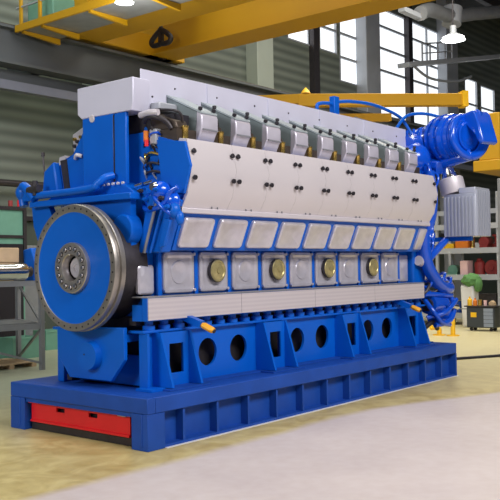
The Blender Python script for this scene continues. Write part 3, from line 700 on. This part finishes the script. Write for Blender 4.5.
# free end: column, pumps and pipes
MB().prism([(8.0, 1.6), (8.45, 1.6), (8.45, 2.6), (8.75, 3.5), (8.9, 4.25), (8.2, 4.35), (7.93, 4.2), (7.93, 1.6)], 'y', .58, my(.58)).build('free_end_housing', blue, en, .03)
MB().tube([(8.2, .32, 4.15), (8.22, .28, 3.7), (8.2, .32, 3.2), (8.15, .45, 2.8), (8.15, .55, 2.4)], .10).build('coolant_pipe', bluegloss, en)
MB().tube([(8.4, .5, 4.3), (8.5, .40, 3.8), (8.55, .45, 3.3), (8.5, .55, 2.9)], .09).build('coolant_pipe', bluegloss, en)
MB().tube([(8.05, .40, 3.0), (8.1, .42, 2.7), (8.2, .42, 2.3), (8.45, .40, 2.0), (8.8, .40, 1.80), (9.15, .42, 1.76), (9.4, .6, 1.85)], .13, 14).build('big_water_pipe', bluegloss, en)
MB().tube([(8.8, .6, 2.9), (8.6, .5, 2.8), (8.3, .45, 2.65), (8.1, .45, 2.55)], .07).build('return_pipe', bluegloss, en)
MB().cyl((8.0, .50, 2.35), (8.25, .50, 2.30), .10).build('thermostat', silver, en)
MB().box(8.0, 8.9, .75, 2.2, 1.55, 1.85).build('pump_shelf', blue, en, .02)
MB().tube([(8.2, .5, 1.66), (8.7, .42, 1.64), (9.2, .40, 1.60), (9.45, .55, 1.62)], .055).build('suction_pipe', bluegloss, en)
pu = MB().cyl((8.6, .55, 1.36), (9.2, .55, 1.36), .20).cyl((8.7, .5, 1.08), (9.2, .5, 1.08), .13).blob((9.15, .5, 1.22), .2, .2, .28).build('water_pump', bluegloss, en)
MB().cyl((8.54, .55, 1.36), (8.6, .55, 1.36), .13).build('pump_flange', darkmetal, pu)
MB().cyl((9.0, .27, 1.33), (9.35, .25, 1.28), .05).build('chrome_pipe', chrome, pu)
MB().tube([(9.3, .6, 1.65), (9.35, .35, 1.4), (9.2, .3, 1.1), (8.9, .3, .98), (8.6, .4, .95)], .06).tube([(8.5, .6, 1.5), (8.5, .35, 1.2), (8.7, .3, 1.0), (9.1, .32, .92)], .05).tube([(8.45, .5, 1.1), (8.8, .25, 1.2), (9.2, .2, 1.45)], .045).build('drain_pipe', bluegloss, pu)
MB().tube([(8.35, .5, .9), (8.6, .45, 1.0), (8.9, .5, .85)], .05).build('drain_hose', dark, pu)
MB().tube([(8.95, .35, 2.78), (8.65, .38, 2.60), (8.35, .42, 2.40), (8.15, .45, 2.2)], .075).build('diagonal_pipe', bluegloss, en)
pu.location.x -= .14; pu.location.z += .08
MB().prism([(8.44, 1.50), (9.4, 1.58), (9.4, 1.70), (8.44, 1.72)], 'y', .5, 1.9).build('pump_bracket', blue, en)

# ================================================================== LEFT BACKGROUND
tr = thing('steel_trestle', 'grey steel trestle with diagonal braces, left of the flywheel', 'trestle', (4.0, 9.4, 0))
A = Vector((4.6, 8.3, 0)); B = Vector((5.45, 10.4, 0)); dX = Vector((-2.6, .4, 0))
def up(v, z): return (v.x, v.y, z)
for q, zt in ((A, 2.0), (B, 2.05), (A+dX, 2.0), (B+dX, 2.0)):
    MB().bar(up(q, 0), up(q, zt), .10, .10).build('leg', grey, tr)
for P_, Q_ in ((A, B), (A+dX, B+dX), (A, A+dX), (B, B+dX)):
    MB().bar(up(P_, 1.0), up(Q_, 1.0), .08, .12).build('rail', grey, tr)
    MB().bar(up(P_, 1.98), up(Q_, 1.98), .10, .12).build('rail', grey, tr)
MB().bar(up(A, 1.05), up(B, 1.95), .05).build('brace', grey, tr)
MB().bar(up(A, .95), up(B, .1), .05).build('brace', grey, tr)
MB().bar(up(A, .15), up(A+dX, .95), .05).build('brace', grey, tr)
MB().box(2.3, 5.0, 8.7, 10.0, 1.04, 1.07).build('shelf', grey, tr)
sh = thing('steel_shaft', 'polished steel shaft lying on top of the grey trestle', 'shaft', (3.1, 8.6, 2.04))
MB().lathe((1.2, 8.4, 2.25), AX, [(0, .18), (2.7, .18), (2.76, .20), (3.0, .20), (3.04, .14), (3.06, 0)], 28, False).build('shaft_body', chrome, sh)
MB().cyl((4.26, 8.4, 2.25), (4.38, 8.4, 2.25), .12).build('journal', darkmetal, sh)
fb = thing('blue_clamp', 'blue clamping fixture on the trestle beside the flywheel', 'fixture', (4.7, 8.7, 2.04))
MB().prism([(8.5, 2.1), (8.8, 2.1), (8.85, 2.75), (8.55, 2.80), (8.35, 2.4)], 'x', 4.5, 4.72).build('clamp_jaw', blue, fb, .03)
MB().box(4.5, 4.75, 8.45, 8.85, 2.045, 2.12).build('clamp_base', blue, fb)
tag(MB().box(2.2, 4.30, 8.7, 9.1, 2.46, 2.80).box(2.2, 4.2, 8.72, 9.0, 2.045, 2.46).build('wooden_block', wood, None, .02), 'pale wooden block standing behind the steel shaft', 'wood')
gm = thing('green_machine', 'green machine tool with dark-framed windows at the back left', 'machine', (6.2, 12, 0))
MB().box(4.2, 6.75, 11.9, 13.0, .0, 4.02).build('housing', green, gm, .03)
MB().box(4.2, 6.78, 11.85, 11.9, 3.92, 4.02).build('top_trim', darkmetal, gm)
MB().box(4.2, 6.78, 11.85, 11.9, 3.16, 3.24).build('middle_trim', darkmetal, gm)
MB().box(6.68, 6.78, 11.84, 11.9, 2.2, 3.92).build('corner_post', darkmetal, gm)
MB().box(4.3, 6.66, 11.86, 11.9, .25, 3.0).build('opening', dark, gm)
MB().cyl((6.3, 11.9, 4.02), (6.3, 11.9, 4.18), .06).build('warning_light', darkred, gm)
gp = MB().box(7.4, 8.1, 13.0, 13.8, 0, 3.0).build('tool_cabinet', grey, None, .02); tag(gp, 'narrow grey cabinet behind the flywheel rim', 'cabinet')
MB2 = MB().cyl((3.0, 15.2, 5.05), (11.5, 15.2, 5.05), .11); tag(MB2.build('wall_pipe', darkmetal), 'dark horizontal pipe along the back wall at the left', 'pipe')
for i, (x, y, z, m_, lb_) in enumerate(((5.9, 11.0, 0, green, 'green plastic bin on the floor behind the trestle legs'), (7.9, 12.3, 0, green, 'second green bin on the floor at the foot of the back wall'))):
    b = thing('storage_bin', lb_, 'bin', (x, y, z))
    MB().holed([(x-.4, y-.3), (x+.4, y-.3), (x+.4, y+.3), (x-.4, y+.3)], [[(x-.37, y-.27), (x+.37, y-.27), (x+.37, y+.27), (x-.37, y+.27)]], 'z', .03, .55).build('walls', m_, b)
    MB().box(x-.4, x+.4, y-.3, y+.3, 0, .03).build('bottom', m_, b)
    MB().box(x-.42, x+.42, y-.32, y-.3, .50, .56).build('rim', m_, b)
pl = thing('pallet', 'wooden pallet on the floor under the trestle', 'pallet', (4.6, 9.8, 0))
for k in range(5): MB().box(3.6, 5.0, 9.0+.25*k, 9.2+.25*k, .10, .125).build('deck_board', wood, pl)
for k in range(3): MB().box(3.6+.62*k, 3.72+.62*k, 9.0, 10.2, 0, .10).build('bearer', wood, pl)

# ================================================================== RIGHT BACKGROUND
# storage rack: posts and decks, running along Y at x ~ 21
def rack(x0, x1, y0, y1, zs, label, ztop):
    t = thing('storage_rack', label, 'rack', ((x0+x1)/2, (y0+y1)/2, 0))
    ny = max(2, int(round((y1-y0)/2.4))+1)
    for i in range(ny):
        y = y0+(y1-y0)*i/(ny-1)
        for x in (x0, x1):
            MB().box(x-.05, x+.05, y-.05, y+.05, 0, ztop).build('post', lgrey, t)
    for z in zs:
        MB().box(x0-.06, x1+.06, y0, y1, z, z+.03).build('shelf', grey, t)
        MB().box(x0-.10, x0-.06, y0, y1, z-.10, z+.10).build('shelf_beam', lgrey, t)
    return t
rack(21.6, 22.9, 2.2, 9.4, (.35, 1.75, 2.72, 3.6), 'long grey storage rack behind the tool trolley on the right', 4.2)
rack(26.0, 27.2, 6.5, 16-.9, (.3, 1.7, 3.0, 4.4), 'tall grey storage rack further back beside the windows wall', 5.2)
tag(MB().box(19.0, 19.2, 3.20, 3.50, 0, 5.0).build('steel_post', grey, None, .02), 'thick pale grey steel post at the right edge', 'post')
def item(name, mb, m_, label, cat, group=None, bevel=.02):
    return tag(mb.build(name, m_, None, bevel), label, cat, group)
Z3 = 2.755; Z2 = 1.785; Z1 = .385
item('orange_crate', MB().box(21.75, 22.4, 5.85, 6.35, Z3, 3.25), orange, 'orange crate on the upper rack shelf, under the grey finned cooler', 'crate')
item('brass_column', MB().lathe((21.9, 5.72, Z3), (0, 0, 1), [(0, .1), (.1, .1), (.12, .06), (.42, .06), (.44, .1), (.5, .1)], 14), brass, 'slim brass coloured fitting beside the orange crate', 'fitting')
item('yellow_case', MB().box(21.75, 22.2, 6.42, 6.85, Z3, 3.0), yellow2, 'small yellow case on the upper rack shelf at the left', 'case')
item('cream_carton', MB().box(21.7, 22.4, 3.9, 4.5, Z3, 3.08), mat('cream_card', (.62, .52, .42), 0, .8), 'long cream carton on the upper shelf at the right edge', 'carton')
item('rusty_casting', MB().blob((22.25, 3.75, 3.95), .3, .4, .28, 14, .08), brown, 'rusty brown casting on the top shelf at the right edge', 'casting')
item('orange_drum', MB().lathe((22.2, 3.0, 3.635), (0, 0, 1), [(0, .2), (.7, .2), (.72, .15), (.8, .1)], 20), orange, 'orange drum on the top shelf at the right edge', 'drum')
item('red_motor', MB().cyl((21.9, 5.3, 3.03), (22.4, 5.3, 3.03), .20).box(21.85, 22.4, 5.15, 5.45, Z3, 2.9), darkred, 'dark red motor on the upper shelf', 'motor')
item('red_valve', MB().lathe((22.1, 4.88, Z3), (0, 0, 1), [(0, .16), (.2, .16), (.22, .08), (.45, .08), (.47, .16), (.55, .16)], 16), darkred, 'dark red upright valve beside the red motor', 'valve')
item('red_canister', MB().lathe((22.1, 5.55, Z2), (0, 0, 1), [(0, .19), (.5, .19), (.58, .1), (.65, .1)], 16), darkred, 'red canister on the middle shelf beside the pink carton', 'canister')
item('hose_reel', MB().cyl((22.0, 5.05, 2.08), (22.35, 5.05, 2.08), .29, n=24).cyl((21.95, 5.05, 2.08), (22.4, 5.05, 2.08), .1), darkred, 'dark red hose reel on the middle shelf', 'reel')
item('pink_carton', MB().box(21.7, 22.2, 5.85, 6.15, Z2, 2.36), pink, 'pale pink carton on the middle shelf', 'carton')
item('brown_carton', MB().box(21.75, 22.5, 3.4, 4.1, Z2, 2.3), wood, 'brown carton on the middle shelf at the right', 'carton')
item('pump_casting', MB().cyl((22.0, 6.6, 2.0), (22.4, 6.6, 2.0), .21).box(21.95, 22.35, 6.4, 6.9, Z2, 1.9), green, 'small green pump casting on the middle shelf at the left', 'pump')
item('blue_bin', MB().box(21.75, 22.3, 6.2, 6.8, Z1, .85), blue2, 'blue bin on the lowest shelf at the left', 'bin')
item('dark_crate', MB().box(21.75, 22.4, 3.2, 4.45, Z1, 1.2), darkmetal, 'dark crate on the lowest shelf of the rack', 'crate')
item('grey_crate', MB().box(21.75, 22.4, 4.8, 6.0, Z1, 1.15), darkmetal, 'wide dark grey crate on the lowest shelf behind the white sack', 'crate')
# trolley
tt = thing('tool_trolley', 'dark grey tool trolley with blue-grey drawers and a yellow label', 'trolley', (19.6, 4.3, 0))
MB().prism([(4.78, .11), (3.80, .11), (3.80, .80), (4.78, .80)], 'x', 19.25, 19.75).build('body', mat('trolley_slate', (0.035, 0.045, 0.055), 0, .5), tt, .03)
MB().box(19.2, 19.8, 3.76, 4.84, .80, .84).build('worktop', darkmetal, tt)
MB().box(19.5, 19.56, 4.84, 5.15, .70, .73).build('push_handle', grey, tt)
dg = mat('drawer_blue_grey', (.26, .31, .40), .2, .5)
for k in range(5): MB().box(19.22, 19.249, 3.84, 4.16, .15+.125*k, .26+.125*k).build('drawer', dg, tt)
MB().box(19.235, 19.249, 4.42, 4.62, .46, .62).build('label_plate', yellow2, tt)
for x in (19.35, 19.65):
    for y in (3.95, 4.65): MB().cyl((x-.03, y, .056), (x+.03, y, .056), .056).build('wheel', dark, tt)
item('yellow_bottle', MB().lathe((19.4, 4.72, .84), (0, 0, 1), [(0, .08), (.20, .08), (.25, .03), (.30, .03)], 14), yellow2, 'yellow bottle at the left end of the trolley top', 'bottle', None, 0)
item('orange_bottle', MB().lathe((19.4, 4.53, .84), (0, 0, 1), [(0, .07), (.16, .07), (.2, .03), (.25, .03)], 14), orange, 'orange bottle second from the left on the trolley', 'bottle', None, 0)
item('brass_can', MB().lathe((19.4, 4.36, .84), (0, 0, 1), [(0, .07), (.2, .07), (.2, 0)], 14), brass, 'brass coloured can in the middle of the trolley top', 'can', None, 0)
item('pale_cup', MB().lathe((19.4, 4.17, .84), (0, 0, 1), [(0, .05), (.18, .06), (.18, 0)], 14), pink, 'pale cup on the right half of the trolley top', 'cup', None, 0)
item('paper_bag', MB().prism([(4.06, .84), (3.85, .84), (3.88, .95), (3.96, 1.02), (4.06, .94)], 'x', 19.4, 19.6), wood, 'crumpled pale bag at the right end of the trolley', 'bag')
# waste sack on stand
ws = thing('sack_stand', 'white waste sack with a green cloth heaped over it, behind the trolley', 'sack stand', (20.6, 5.3, 0))
MB().prism([(5.55, .0), (5.05, .0), (5.08, 1.50), (5.60, 1.50)], 'x', 20.5, 20.95).build('white_sack', white, ws, .08)
MB().blob((20.65, 5.22, 1.66), .30, .36, .24, 14, .12).blob((20.6, 4.95, 1.50), .2, .14, .26, 12, .1).build('green_cloth', bag_green, ws)
# yellow hose guard on the floor
def guard(x, y, h, label):
    t = thing('yellow_guard', label, 'guard', (x, y, 0), )
    MB().tube([(x, y, 0.02), (x, y, h*.75), (x, y+.05, h*.95), (x, y+.2, h), (x, y+.3, h*.9)], .075).build('bent_tube', yellow2, t)
    MB().cyl((x, y, 0), (x, y, .03), .2).build('foot_plate', yellow2, t)
guard(17.2, 4.28, .62, 'tall bent yellow guard tube on the floor beyond the blue base')
guard(17.2, 4.75, .24, 'low bent yellow guard tube beside the taller one')
# floor cable
tag(MB().tube([(8.9, 1.9, .03), (10.4, 1.55, .03), (11.2, 1.25, .03), (12.4, .62, .03), (14, -.1, .03), (17, -1.5, .03)], .035, 8).build('floor_cable', dark), 'black cable lying on the floor to the right of the base', 'cable')
# second yellow crane beam far right
yb = thing('yellow_gantry', 'orange-yellow gantry beam at the right edge behind the turbocharger', 'crane', (24, 5, 5.6))
MB().box(21.9, 30, 4.6, 5.4, 6.0, 7.7).build('gantry_beam', yellow, yb, .03)
MB().box(21.8, 30, 4.3, 5.6, 5.6, 5.99).build('lower_beam', yellow, yb, .03)
for y in (4.1, 5.9): MB().box(29.5, 29.9, y-.2, y+.2, 0, 6.0).build('gantry_leg', yellow, yb)
